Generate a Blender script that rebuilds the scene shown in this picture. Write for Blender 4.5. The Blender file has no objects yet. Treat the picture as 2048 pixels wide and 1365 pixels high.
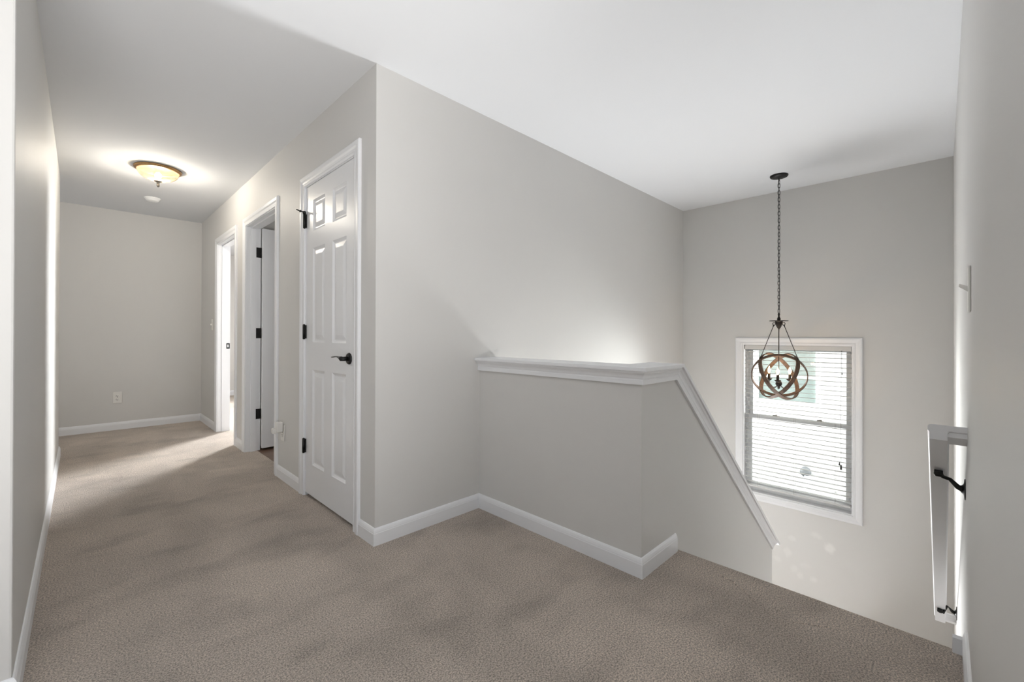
import bpy, bmesh, math, random
from mathutils import Vector, Matrix

random.seed(7)
SC = bpy.context.scene
COL = SC.collection
R = math.radians
PI = math.pi

# ------------------------------------------------------------------ camera
FPX = 861.46
YAW, PITCH, ROLL = R(44.9935), R(0.1636), R(0.1583)
CAMZ = 1.0628
cd = bpy.data.cameras.new('camera')
cam = bpy.data.objects.new('camera', cd)
COL.objects.link(cam)
Fv = Vector((math.cos(YAW)*math.cos(PITCH), math.sin(YAW)*math.cos(PITCH), math.sin(PITCH)))
Rv = Vector((math.sin(YAW), -math.cos(YAW), 0))
Uv = Rv.cross(Fv)
R2 = Rv*math.cos(ROLL) + Uv*math.sin(ROLL)
U2 = -Rv*math.sin(ROLL) + Uv*math.cos(ROLL)
m = Matrix.Identity(4)
for i in range(3):
    m[i][0], m[i][1], m[i][2] = R2[i], U2[i], -Fv[i]
m[0][3], m[1][3], m[2][3] = 0, 0, CAMZ
cam.matrix_world = m
cd.sensor_fit = 'HORIZONTAL'
cd.sensor_width = 36
cd.lens = FPX/2048*36
cd.shift_y = -(682.5-668.51)/2048
cd.clip_start = 0.01
cd.clip_end = 200
SC.camera = cam

# ------------------------------------------------------------------ world, sun, daylight, fill lamps, exposure
w = bpy.data.worlds.new('sky')
SC.world = w
w.use_nodes = True
wb = w.node_tree.nodes['Background']
wb.inputs[0].default_value = (0.86, 0.93, 1.0, 1)
wb.inputs[1].default_value = 0.32
SC.view_settings.view_transform = 'Standard'
SC.view_settings.look = 'None'
SC.view_settings.gamma = 1
SC.view_settings.use_curve_mapping = False
SC.view_settings.exposure = 0.32
SC.cycles.use_denoising = True
SC.cycles.denoiser = 'OPENIMAGEDENOISE'
SC.cycles.max_bounces = 12
SC.cycles.diffuse_bounces = 8
SC.cycles.transparent_max_bounces = 16
SC.cycles.sample_clamp_indirect = 6
SC.cycles.caustics_reflective = False
SC.cycles.caustics_refractive = False


def lamp(name, kind, loc, energy, color=(1, 1, 1), aim=None, **kw):
    l = bpy.data.lights.new(name, kind)
    l.energy = energy
    l.color = color
    for k, v in kw.items():
        setattr(l, k, v)
    o = bpy.data.objects.new(name, l)
    COL.objects.link(o)
    o.location = loc
    if aim is not None:
        o.rotation_euler = Vector(aim).to_track_quat('-Z', 'Y').to_euler()
    return o


lamp('sun', 'SUN', (0, 0, 10), 3.2, (1, .97, .92), aim=(.14, .75, -1), angle=R(1))
# unseen fill lamps added outside the stair window, aimed in from either side
lamp('stair_window_fill_north', 'AREA', (7.8, 3.45, .35), 620, (1, .99, .975),
     aim=(-3.1, -2.8, -.1), shape='RECTANGLE', size=2.4, size_y=2.2)
lamp('stair_window_fill_south', 'AREA', (7.8, -.95, .35), 450, (1, .99, .975),
     aim=(-3.1, 1.9, -.1), shape='RECTANGLE', size=2.4, size_y=2.2)
# unseen area lamp behind the half wall, standing in for daylight off the landing
lamp('landing_daylight_fill', 'AREA', (4.40, 1.62, -1.2), 60, (.985, .99, 1),
     aim=(-1, -.25, .62), shape='RECTANGLE', size=.6, size_y=.7, spread=R(135))
lamp('landing_daylight_fill', 'AREA', (4.0, .30, -1.5), 3, (.985, .99, 1),
     aim=(-.35, 1, .75), shape='RECTANGLE', size=.7, size_y=.4)  # second unseen lamp, added to brighten the stair side of the half wall
# unseen fill lamp added in the left side room to brighten the hall's end
lamp('hall_end_fill', 'AREA', (-1.42, 5.95, 1.4), 4, (1, .99, .97),
     aim=(1, .12, 0), shape='RECTANGLE', size=.8, size_y=1.7)
# daylight entering the bedroom through its window
lamp('bedroom_window_daylight', 'AREA', (3.93, 7.5, 1.65), 185, (.97, .985, 1),
     aim=(-1, -.72, -.42), shape='RECTANGLE', size=1.2, size_y=1.3, spread=R(95))
# unseen fill lamps added in the loft: two at wall openings, one on floor
lamp('loft_west_fill', 'AREA', (-3.93, -.8, 1.35), 4, (.98, .99, 1),
     aim=(1, 0, 0), shape='RECTANGLE', size=2.2, size_y=1.5)
lamp('loft_south_fill', 'AREA', (-.25, -3.73, 1.35), 22, (.98, .99, 1),
     aim=(0, 1, 0), shape='RECTANGLE', size=1.7, size_y=1.5)
lamp('loft_floor_fill', 'AREA', (-.4, -2.1, .03), 300, (1, .985, .965),
     aim=(0, 0, 1), shape='RECTANGLE', size=2.4, size_y=2.2)

# ------------------------------------------------------------------ dimensions
H = 2.44
XH = 1.052      # hall wall (doors), faces -X
YB = 2.028      # long bright wall, faces -Y
XW = 4.698      # wall with the stair window, faces -X
YE = 6.49       # end wall of the hall
XL = -.135      # left hall wall, faces +X
YL0, YL1 = 1.87, 5.44
YR = -.059      # right wall, faces +Y
XR0 = .55
XP, YP = 1.743, .936     # half wall corner
XF = 2.12       # top nosing of the stairs
WT = .115
SL = .838       # slope of the stair cap
ZLOW = -2.9


# ------------------------------------------------------------------ materials
def mat(name, col, rough=.5, metal=0, spec=.5, bump=None, var=None, emit=None, tex='Object'):
    ma = bpy.data.materials.new(name)
    ma.use_nodes = True
    nt = ma.node_tree
    b = nt.nodes['Principled BSDF']
    b.inputs['Base Color'].default_value = (*col, 1)
    b.inputs['Roughness'].default_value = rough
    b.inputs['Metallic'].default_value = metal
    b.inputs['Specular IOR Level'].default_value = spec
    tc = nt.nodes.new('ShaderNodeTexCoord')
    if var:
        sc_, amt = var
        n = nt.nodes.new('ShaderNodeTexNoise')
        n.inputs['Scale'].default_value = sc_
        n.inputs['Detail'].default_value = 4
        nt.links.new(tc.outputs[tex], n.inputs['Vector'])
        mr = nt.nodes.new('ShaderNodeMapRange')
        mr.inputs['From Min'].default_value = .3
        mr.inputs['From Max'].default_value = .7
        mr.inputs['To Min'].default_value = 1-amt
        mr.inputs['To Max'].default_value = 1+amt
        nt.links.new(n.outputs['Fac'], mr.inputs['Value'])
        mx = nt.nodes.new('ShaderNodeVectorMath')
        mx.operation = 'SCALE'
        mx.inputs[0].default_value = col
        nt.links.new(mr.outputs[0], mx.inputs['Scale'])
        nt.links.new(mx.outputs[0], b.inputs['Base Color'])
    if bump:
        sc_, st, dist = bump
        n2 = nt.nodes.new('ShaderNodeTexNoise')
        n2.inputs['Scale'].default_value = sc_
        n2.inputs['Detail'].default_value = 3
        nt.links.new(tc.outputs[tex], n2.inputs['Vector'])
        bp = nt.nodes.new('ShaderNodeBump')
        bp.inputs['Strength'].default_value = st
        bp.inputs['Distance'].default_value = dist
        nt.links.new(n2.outputs['Fac'], bp.inputs['Height'])
        nt.links.new(bp.outputs[0], b.inputs['Normal'])
    if emit:
        b.inputs['Emission Color'].default_value = (*emit[0], 1)
        b.inputs['Emission Strength'].default_value = emit[1]
    return ma


WALLC = (.622, .616, .602)
M = {}
M['wall'] = mat('greige_wall_paint', WALLC, .52, spec=.42, bump=(260, .06, .002), var=(1.3, .012))
M['ceiling'] = mat('flat_ceiling_paint', (.70, .715, .735), .9, spec=.1, bump=(200, .06, .002))
M['trim'] = mat('white_trim_paint', (.77, .78, .80), .36, spec=.5)
M['door'] = mat('white_door_paint', (.77, .78, .80), .30, spec=.5)
M['vinyl'] = mat('white_vinyl', (.78, .79, .80), .35)
M['blind'] = mat('white_blind_vinyl', (.58, .58, .575), .45)
M['plate'] = mat('white_plastic_plate', (.74, .73, .70), .35)
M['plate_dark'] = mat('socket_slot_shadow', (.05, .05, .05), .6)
M['black'] = mat('matte_black_metal', (.006, .006, .006), .42, metal=.3)
M['bronze'] = mat('dark_bronze_metal', (.022, .018, .016), .5, metal=.6, bump=(120, .15, .001))
M['brass'] = mat('aged_brass', (.30, .18, .08), .38, metal=.85, var=(18, .25))
M['nickel'] = mat('antiqued_pewter', (.28, .26, .23), .4, metal=.8, var=(40, .3))
M['cord'] = mat('blind_cord', (.35, .35, .34), .8)
M['tassel'] = mat('dark_cord_tassel', (.05, .05, .05), .6)
M['siding'] = mat('white_lap_siding', (.74, .75, .76), .7, bump=(40, .05, .002))
M['extrim'] = mat('exterior_white_trim', (.82, .83, .84), .6)
M['pipe'] = mat('grey_vent_pipe', (.42, .46, .50), .5)
M['ventdark'] = mat('dark_vent_hood', (.10, .11, .12), .5)
M['ground'] = mat('pale_gravel', (.50, .48, .45), .9, bump=(60, .5, .02), var=(6, .15))
M['plaster_patch'] = mat('plaster_patch', (.70, .69, .67), .8)


# back wall: same paint with pale touch-up marks below the window
def patched_wall():
    ma = M['wall'].copy()
    ma.name = 'greige_wall_paint_with_touch_ups'
    nt = ma.node_tree
    b = nt.nodes['Principled BSDF']
    src = b.inputs['Base Color'].links[0].from_socket
    tc = [n for n in nt.nodes if n.type == 'TEX_COORD'][0]
    acc = None
    nz = nt.nodes.new('ShaderNodeTexNoise')
    nz.inputs['Scale'].default_value = 22
    nt.links.new(tc.outputs['Object'], nz.inputs['Vector'])
    for (y, z, ry, rz, a) in [(.99, -.828, .035, .025, .5), (.805, -.735, .045, .03, .5), (.706, -.82, .036, .045, 1.1),
                              (1.03, -.975, .03, .05, .5), (1.112, -1.06, .035, .028, .35), (.978, -1.103, .03, .035, .35),
                              (.931, -1.149, .03, .035, .45), (.823, -1.143, .03, .028, .5), (.892, -1.04, .04, .03, .2)]:
        mp = nt.nodes.new('ShaderNodeMapping')
        mp.vector_type = 'POINT'
        mp.inputs['Location'].default_value = (0, -y/ry, -z/rz)
        mp.inputs['Scale'].default_value = (0, 1/ry, 1/rz)
        nt.links.new(tc.outputs['Object'], mp.inputs['Vector'])
        ln = nt.nodes.new('ShaderNodeVectorMath')
        ln.operation = 'LENGTH'
        nt.links.new(mp.outputs[0], ln.inputs[0])
        ad = nt.nodes.new('ShaderNodeMath')
        ad.operation = 'MULTIPLY_ADD'
        ad.inputs[1].default_value = 1.3
        nt.links.new(nz.outputs['Fac'], ad.inputs[0])
        nt.links.new(ln.outputs['Value'], ad.inputs[2])
        mr = nt.nodes.new('ShaderNodeMapRange')
        mr.inputs['From Min'].default_value = 1.9
        mr.inputs['From Max'].default_value = 1.2
        mr.inputs['To Max'].default_value = a*.15
        nt.links.new(ad.outputs[0], mr.inputs['Value'])
        if acc is None:
            acc = mr.outputs[0]
        else:
            s = nt.nodes.new('ShaderNodeMath')
            s.operation = 'MAXIMUM'
            nt.links.new(acc, s.inputs[0])
            nt.links.new(mr.outputs[0], s.inputs[1])
            acc = s.outputs[0]
    s = nt.nodes.new('ShaderNodeMath')
    s.operation = 'ADD'
    s.inputs[1].default_value = 1
    nt.links.new(acc, s.inputs[0])
    sc_ = nt.nodes.new('ShaderNodeVectorMath')
    sc_.operation = 'SCALE'
    nt.links.new(src, sc_.inputs[0])
    nt.links.new(s.outputs[0], sc_.inputs['Scale'])
    nt.links.new(sc_.outputs[0], b.inputs['Base Color'])
    return ma


M['wall_patched'] = patched_wall()


M['loft'] = mat('bounce_cutting_loft_paint', (.20, .21, .22), .6)  # dark tone added to the unseen loft walls to cut bounced light


def grain(ma, scale, strength, dist=.001):
    nt = ma.node_tree
    b = nt.nodes['Principled BSDF']
    tc = nt.nodes.new('ShaderNodeTexCoord')
    mp = nt.nodes.new('ShaderNodeMapping')
    mp.inputs['Scale'].default_value = scale
    nt.links.new(tc.outputs['Object'], mp.inputs['Vector'])
    n = nt.nodes.new('ShaderNodeTexNoise')
    n.inputs['Scale'].default_value = 1
    n.inputs['Detail'].default_value = 5
    nt.links.new(mp.outputs[0], n.inputs['Vector'])
    bp = nt.nodes.new('ShaderNodeBump')
    bp.inputs['Strength'].default_value = strength
    bp.inputs['Distance'].default_value = dist
    nt.links.new(n.outputs['Fac'], bp.inputs['Height'])
    nt.links.new(bp.outputs[0], b.inputs['Normal'])


grain(M['door'], (400, 400, 14), .25)


def carpet_mat():
    ma = bpy.data.materials.new('taupe_cut_pile_carpet')
    ma.use_nodes = True
    nt = ma.node_tree
    b = nt.nodes['Principled BSDF']
    b.inputs['Roughness'].default_value = 1
    b.inputs['Specular IOR Level'].default_value = .08
    b.inputs['Sheen Weight'].default_value = .25
    b.inputs['Sheen Roughness'].default_value = .5
    N, L = nt.nodes.new, nt.links.new
    tc = N('ShaderNodeTexCoord')

    def noise(scale, detail, vec=None, dist=0, rough=.5):
        n = N('ShaderNodeTexNoise')
        n.inputs['Scale'].default_value = scale
        n.inputs['Detail'].default_value = detail
        n.inputs['Distortion'].default_value = dist
        n.inputs['Roughness'].default_value = rough
        L(vec or tc.outputs['Object'], n.inputs['Vector'])
        return n.outputs['Fac']

    def rng(s, a, b_, c, d):
        r = N('ShaderNodeMapRange')
        for k, v in zip(('From Min', 'From Max', 'To Min', 'To Max'), (a, b_, c, d)):
            r.inputs[k].default_value = v
        L(s, r.inputs['Value'])
        return r.outputs[0]

    def math_(op, a, b_):
        r = N('ShaderNodeMath')
        r.operation = op
        L(a, r.inputs[0])
        if isinstance(b_, (int, float)):
            r.inputs[1].default_value = b_
        else:
            L(b_, r.inputs[1])
        return r.outputs[0]

    fine = rng(noise(185, 3, rough=.8), .38, .62, .40, 1.60)
    # brushed pile: broad stretched patches running down the hall and towards the stairs
    mp = N('ShaderNodeMapping')
    mp.inputs['Rotation'].default_value = (0, 0, R(-28))
    mp.inputs['Scale'].default_value = (1.8, 1.0, 1)
    L(tc.outputs['Object'], mp.inputs['Vector'])
    big = rng(noise(1.15, 4, mp.outputs[0], .3), .38, .62, .84, 1.10)
    mp2 = N('ShaderNodeMapping')
    mp2.inputs['Rotation'].default_value = (0, 0, R(38))
    mp2.inputs['Scale'].default_value = (1.0, 1.7, 1)
    mp2.inputs['Location'].default_value = (3.3, 1.7, 0)
    L(tc.outputs['Object'], mp2.inputs['Vector'])
    mid = rng(noise(2.4, 5, mp2.outputs[0], .35), .50, .72, 1.04, .76)
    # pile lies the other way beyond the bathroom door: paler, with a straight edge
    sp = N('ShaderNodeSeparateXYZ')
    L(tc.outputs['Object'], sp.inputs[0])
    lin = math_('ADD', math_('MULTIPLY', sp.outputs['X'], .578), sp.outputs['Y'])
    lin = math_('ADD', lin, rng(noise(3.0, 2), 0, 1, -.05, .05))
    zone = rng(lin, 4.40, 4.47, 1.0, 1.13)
    # floor paler towards the stairs: window light put into the colour, plus brushed pile
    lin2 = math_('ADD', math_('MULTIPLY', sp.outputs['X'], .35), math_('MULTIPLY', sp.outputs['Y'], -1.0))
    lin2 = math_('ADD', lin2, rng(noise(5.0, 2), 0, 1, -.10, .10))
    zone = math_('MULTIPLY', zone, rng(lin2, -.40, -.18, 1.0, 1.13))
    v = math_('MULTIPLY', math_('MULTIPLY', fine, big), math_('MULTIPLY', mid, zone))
    sc_ = N('ShaderNodeVectorMath')
    sc_.operation = 'SCALE'
    sc_.inputs[0].default_value = (.455, .390, .332)
    L(v, sc_.inputs['Scale'])
    L(sc_.outputs[0], b.inputs['Base Color'])
    hgt = noise(190, 4, rough=.85)
    bp = N('ShaderNodeBump')
    bp.inputs['Strength'].default_value = .9
    bp.inputs['Distance'].default_value = .006
    L(hgt, bp.inputs['Height'])
    bp2 = N('ShaderNodeBump')
    bp2.inputs['Strength'].default_value = .35
    bp2.inputs['Distance'].default_value = .02
    L(noise(28, 3), bp2.inputs['Height'])
    L(bp.outputs[0], bp2.inputs['Normal'])
    L(bp2.outputs[0], b.inputs['Normal'])
    return ma


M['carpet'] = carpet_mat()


def wood_ring_mat():
    ma = mat('weathered_hoop_wood', (.13, .085, .055), .65)
    nt = ma.node_tree
    b = nt.nodes['Principled BSDF']
    tc = nt.nodes.new('ShaderNodeTexCoord')
    n = nt.nodes.new('ShaderNodeTexNoise')
    n.inputs['Scale'].default_value = 35
    n.inputs['Detail'].default_value = 6
    nt.links.new(tc.outputs['Object'], n.inputs['Vector'])
    cr = nt.nodes.new('ShaderNodeValToRGB')
    cr.color_ramp.elements[0].position = .35
    cr.color_ramp.elements[0].color = (.060, .036, .024, 1)
    cr.color_ramp.elements[1].position = .68
    cr.color_ramp.elements[1].color = (.135, .076, .043, 1)
    nt.links.new(n.outputs['Fac'], cr.inputs[0])
    nt.links.new(cr.outputs[0], b.inputs['Base Color'])
    bp = nt.nodes.new('ShaderNodeBump')
    bp.inputs['Strength'].default_value = .3
    bp.inputs['Distance'].default_value = .001
    nt.links.new(n.outputs['Fac'], bp.inputs['Height'])
    nt.links.new(bp.outputs[0], b.inputs['Normal'])
    return ma


M['hoop'] = wood_ring_mat()


def plank_mat():
    ma = mat('brown_wood_vinyl_floor', (.16, .09, .055), .35)
    nt = ma.node_tree
    b = nt.nodes['Principled BSDF']
    tc = nt.nodes.new('ShaderNodeTexCoord')
    br = nt.nodes.new('ShaderNodeTexBrick')
    br.inputs['Scale'].default_value = 1
    br.inputs['Brick Width'].default_value = 1.1
    br.inputs['Row Height'].default_value = .13
    br.inputs['Mortar Size'].default_value = .002
    br.inputs['Color1'].default_value = (.20, .125, .085, 1)
    br.inputs['Color2'].default_value = (.12, .07, .045, 1)
    br.inputs['Mortar'].default_value = (.04, .025, .018, 1)
    nt.links.new(tc.outputs['Object'], br.inputs['Vector'])
    nt.links.new(br.outputs['Color'], b.inputs['Base Color'])
    return ma


M['plank'] = plank_mat()


def glass_mat(name, tint=(1, 1, 1), gloss=.06):
    ma = bpy.data.materials.new(name)
    ma.use_nodes = True
    nt = ma.node_tree
    nt.nodes.remove(nt.nodes['Principled BSDF'])
    out = nt.nodes['Material Output']
    tr = nt.nodes.new('ShaderNodeBsdfTransparent')
    tr.inputs[0].default_value = (*tint, 1)
    gl = nt.nodes.new('ShaderNodeBsdfGlossy')
    gl.inputs['Roughness'].default_value = .01
    fr = nt.nodes.new('ShaderNodeFresnel')
    fr.inputs['IOR'].default_value = 1.5
    mx = nt.nodes.new('ShaderNodeMixShader')
    nt.links.new(fr.outputs[0], mx.inputs[0])
    nt.links.new(tr.outputs[0], mx.inputs[1])
    nt.links.new(gl.outputs[0], mx.inputs[2])
    nt.links.new(mx.outputs[0], out.inputs[0])
    return ma


M['glass'] = glass_mat('window_glass', (.96, .98, .97))
M['bulbglass'] = glass_mat('clear_bulb_glass', (1, .97, .92))
M['darkglass'] = mat('neighbouring_window_glass', (.27, .31, .295), .08)
M['darkglass2'] = mat('neighbouring_window_glass_screened', (.24, .30, .29), .3)


def alabaster():
    ma = bpy.data.materials.new('alabaster_glass')
    ma.use_nodes = True
    nt = ma.node_tree
    nt.nodes.remove(nt.nodes['Principled BSDF'])
    out = nt.nodes['Material Output']
    tc = nt.nodes.new('ShaderNodeTexCoord')
    n = nt.nodes.new('ShaderNodeTexNoise')
    n.inputs['Scale'].default_value = 9
    n.inputs['Detail'].default_value = 4
    n.inputs['Distortion'].default_value = 1.2
    nt.links.new(tc.outputs['Object'], n.inputs['Vector'])
    cr = nt.nodes.new('ShaderNodeValToRGB')
    cr.color_ramp.elements[0].position = .35
    cr.color_ramp.elements[0].color = (.030, .022, .013, 1)
    cr.color_ramp.elements[1].position = .62
    cr.color_ramp.elements[1].color = (.046, .038, .027, 1)
    nt.links.new(n.outputs['Fac'], cr.inputs[0])
    tl = nt.nodes.new('ShaderNodeBsdfTranslucent')
    df = nt.nodes.new('ShaderNodeBsdfDiffuse')
    tr = nt.nodes.new('ShaderNodeBsdfTransparent')
    tr.inputs[0].default_value = (1, .93, .8, 1)
    gl = nt.nodes.new('ShaderNodeBsdfGlossy')
    gl.inputs['Roughness'].default_value = .15
    nt.links.new(cr.outputs[0], tl.inputs[0])
    nt.links.new(cr.outputs[0], df.inputs[0])
    m1 = nt.nodes.new('ShaderNodeMixShader')
    m1.inputs[0].default_value = .3
    nt.links.new(tl.outputs[0], m1.inputs[1])
    nt.links.new(df.outputs[0], m1.inputs[2])
    m2 = nt.nodes.new('ShaderNodeMixShader')
    m2.inputs[0].default_value = .22
    nt.links.new(m1.outputs[0], m2.inputs[1])
    nt.links.new(tr.outputs[0], m2.inputs[2])
    m3 = nt.nodes.new('ShaderNodeMixShader')
    m3.inputs[0].default_value = .05
    nt.links.new(m2.outputs[0], m3.inputs[1])
    nt.links.new(gl.outputs[0], m3.inputs[2])
    nt.links.new(m3.outputs[0], out.inputs[0])
    return ma


M['alabaster'] = alabaster()
M['flame'] = mat('glowing_filament', (1, .7, .35), .5, emit=((1, .66, .32), 14))
M['lampbulb'] = mat('lit_frosted_bulb', (1, .85, .6), .5, emit=((1, .85, .62), 20))


# ------------------------------------------------------------------ mesh helpers
class MB:
    def __init__(self):
        self.v, self.f, self.s = [], [], []

    def add(self, verts, faces, smooth=False):
        o = len(self.v)
        self.v += [tuple(p) for p in verts]
        self.f += [tuple(i+o for i in f) for f in faces]
        self.s += [smooth]*len(faces)
        return self

    def box(self, x0, x1, y0, y1, z0, z1):
        v = [(x, y, z) for x in (x0, x1) for y in (y0, y1) for z in (z0, z1)]
        return self.add(v, [(0, 1, 3, 2), (4, 6, 7, 5), (0, 4, 5, 1), (2, 3, 7, 6), (0, 2, 6, 4), (1, 5, 7, 3)])

    def prism(self, pts, axis, a0, a1):
        """polygon pts (p,q) in the two remaining axes (in order), extruded along axis"""
        def P(p, q, a):
            return {0: (a, p, q), 1: (p, a, q), 2: (p, q, a)}[axis]
        n = len(pts)
        v = [P(p, q, a0) for p, q in pts] + [P(p, q, a1) for p, q in pts]
        f = [tuple(range(n)), tuple(range(2*n-1, n-1, -1))]
        f += [(i, i+n, (i+1) % n+n, (i+1) % n) for i in range(n)]
        return self.add(v, f)

    def cyl(self, c0, c1, r0, r1=None, n=20, caps=True, smooth=True):
        r1 = r0 if r1 is None else r1
        c0, c1 = Vector(c0), Vector(c1)
        return self.tube([c0, c1], [r0, r1], n, caps, smooth)

    def tube(self, pts, rad, n=12, caps=True, smooth=True, closed=False, squash=None, up=None):
        pts = [Vector(p) for p in pts]
        if isinstance(rad, (int, float)):
            rad = [rad]*len(pts)
        k = len(pts)
        prev = None
        vs = []
        for i, p in enumerate(pts):
            if closed:
                t = pts[(i+1) % k]-pts[i-1]
            else:
                t = pts[min(i+1, k-1)]-pts[max(i-1, 0)]
            t.normalize()
            if up is not None:
                a = Vector(up)
                a = (a-t*a.dot(t)).normalized()
            elif prev is None:
                a = t.orthogonal().normalized()
            else:
                a = (prev-t*prev.dot(t)).normalized()
            prev = a
            b = t.cross(a)
            s = squash[i] if squash else 1
            for j in range(n):
                an = 2*PI*j/n
                vs.append(p+a*math.cos(an)*rad[i]*s+b*math.sin(an)*rad[i])
        fs = []
        for i in range(k if closed else k-1):
            i2 = (i+1) % k
            for j in range(n):
                j2 = (j+1) % n
                fs.append((i*n+j, i*n+j2, i2*n+j2, i2*n+j))
        o = len(self.v)
        self.add(vs, fs, smooth)
        if caps and not closed:
            self.f.append(tuple(o+j for j in range(n-1, -1, -1)))
            self.f.append(tuple(o+(k-1)*n+j for j in range(n)))
            self.s += [False, False]
        return self

    def lathe(self, prof, c=(0, 0, 0), n=40, axis=2, smooth=True):
        """prof: (radius, height) pairs"""
        vs, fs = [], []
        for r, h in prof:
            for j in range(n):
                a = 2*PI*j/n
                p = (r*math.cos(a), r*math.sin(a), h)
                if axis == 0:
                    p = (h, r*math.cos(a), r*math.sin(a))
                elif axis == 1:
                    p = (r*math.cos(a), h, r*math.sin(a))
                vs.append((p[0]+c[0], p[1]+c[1], p[2]+c[2]))
        for i in range(len(prof)-1):
            for j in range(n):
                j2 = (j+1) % n
                fs.append((i*n+j, i*n+j2, (i+1)*n+j2, (i+1)*n+j))
        return self.add(vs, fs, smooth)

    def sweep(self, path, prof, mp, side=1, closed=False):
        """profile (offset, height) along 2D path with mitred corners; mp(a, b, h) -> xyz"""
        n = len(path)
        P = [Vector(p) for p in path]
        st = []
        for i in range(n):
            def nrm(a, b):
                d = (b-a).normalized()
                return Vector((-d.y, d.x))*side
            if closed:
                n1, n2 = nrm(P[i-1], P[i]), nrm(P[i], P[(i+1) % n])
            else:
                n1 = nrm(P[i-1], P[i]) if i > 0 else nrm(P[i], P[i+1])
                n2 = nrm(P[i], P[i+1]) if i < n-1 else n1
            mi = n1+n2
            mi = mi/(mi.dot(n1))
            st.append(mi)
        k = len(prof)
        vs = []
        for p, mi in zip(P, st):
            for o, h in prof:
                q = p+mi*o
                vs.append(mp(q.x, q.y, h))
        fs = []
        for i in range(n if closed else n-1):
            i2 = (i+1) % n
            for j in range(k):
                j2 = (j+1) % k
                fs.append((i*k+j, i*k+j2, i2*k+j2, i2*k+j))
        if not closed:
            fs += [tuple(range(k-1, -1, -1)), tuple((n-1)*k+j for j in range(k))]
        return self.add(vs, fs)

    def build(self, name, material, parent=None, bevel=0, segs=2, loc=None):
        me = bpy.data.meshes.new(name)
        me.from_pydata(self.v, [], self.f)
        me.validate()
        bm = bmesh.new()
        bm.from_mesh(me)
        bmesh.ops.recalc_face_normals(bm, faces=bm.faces)
        bm.to_mesh(me)
        bm.free()
        for p, s in zip(me.polygons, self.s):
            p.use_smooth = s
        me.materials.append(material)
        o = bpy.data.objects.new(name, me)
        COL.objects.link(o)
        if parent is not None:
            o.parent = parent
            pl = parent.location
            # vertices are given in world space: keep them there
            wl = Vector((0, 0, 0))
            q = parent
            while q is not None:
                wl += Vector(q.location)
                q = q.parent
            o.location = -wl
        if bevel:
            mo = o.modifiers.new('bevel', 'BEVEL')
            mo.width = bevel
            mo.segments = segs
            mo.limit_method = 'ANGLE'
            mo.angle_limit = R(40)
        return o


def empty(name, loc, label=None, cat=None, group=None, kind=None):
    o = bpy.data.objects.new(name, None)
    o.empty_display_size = .1
    COL.objects.link(o)
    o.location = loc
    tag(o, label, cat, group, kind)
    return o


def tag(o, label=None, cat=None, group=None, kind=None):
    if label:
        o['label'] = label
    if cat:
        o['category'] = cat
    if group:
        o['group'] = group
    if kind:
        o['kind'] = kind
    return o


def struct(name, mb, material, label=None, cat=None, bevel=0):
    o = mb.build(name, material, bevel=bevel)
    return tag(o, label, cat, None, 'structure')


def wall_grid(mb, normal_axis, n0, n1, a0, a1, z0, z1, holes):
    """solid wall n0..n1 thick on normal_axis, running a0..a1, with rectangular holes (ha0,ha1,hz0,hz1)"""
    A = sorted({a0, a1, *[h[0] for h in holes], *[h[1] for h in holes]})
    Z = sorted({z0, z1, *[h[2] for h in holes], *[h[3] for h in holes]})

    def solid(i, j):
        if i < 0 or j < 0 or i >= len(A)-1 or j >= len(Z)-1:
            return False
        ca, cz = (A[i]+A[i+1])/2, (Z[j]+Z[j+1])/2
        return not any(h[0] < ca < h[1] and h[2] < cz < h[3] for h in holes)

    def P(n, a, z):
        return (n, a, z) if normal_axis == 0 else (a, n, z)
    for i in range(len(A)-1):
        for j in range(len(Z)-1):
            if not solid(i, j):
                continue
            x0, x1, y0, y1 = A[i], A[i+1], Z[j], Z[j+1]
            for n in (n0, n1):
                mb.add([P(n, x0, y0), P(n, x1, y0), P(n, x1, y1), P(n, x0, y1)], [(0, 1, 2, 3)])
            if not solid(i-1, j):
                mb.add([P(n0, x0, y0), P(n1, x0, y0), P(n1, x0, y1), P(n0, x0, y1)], [(0, 1, 2, 3)])
            if not solid(i+1, j):
                mb.add([P(n0, x1, y0), P(n1, x1, y0), P(n1, x1, y1), P(n0, x1, y1)], [(0, 1, 2, 3)])
            if not solid(i, j-1):
                mb.add([P(n0, x0, y0), P(n1, x0, y0), P(n1, x1, y0), P(n0, x1, y0)], [(0, 1, 2, 3)])
            if not solid(i, j+1):
                mb.add([P(n0, x0, y1), P(n1, x0, y1), P(n1, x1, y1), P(n0, x1, y1)], [(0, 1, 2, 3)])
    # weld
    return mb


# ------------------------------------------------------------------ shell
D1 = (2.262, 2.989, 2.037)     # jamb inner y0, y1, head z
D2 = (3.610, 4.442, 2.037)
D3 = (4.830, 5.585, 2.037)
JT = .018                       # jamb thickness

mb = wall_grid(MB(), 0, XH, XH+WT, YB, YE+.115, 0, H,
               [(d[0]-JT, d[1]+JT, -.001, d[2]+JT) for d in (D1, D2, D3)])
struct('wall_hall', mb, M['wall'], 'greige hall wall with the three door openings')
struct('wall_long', MB().box(XH+WT, XW, YB, YB+WT, ZLOW, H), M['wall'],
       'long greige wall running behind the half wall to the window corner')
# little piece so the long wall's face reaches the corner
struct('wall_corner', MB().box(XH+.0005, XH+WT, YB-.0005, YB+.03, 0, H), M['wall'])

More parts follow.
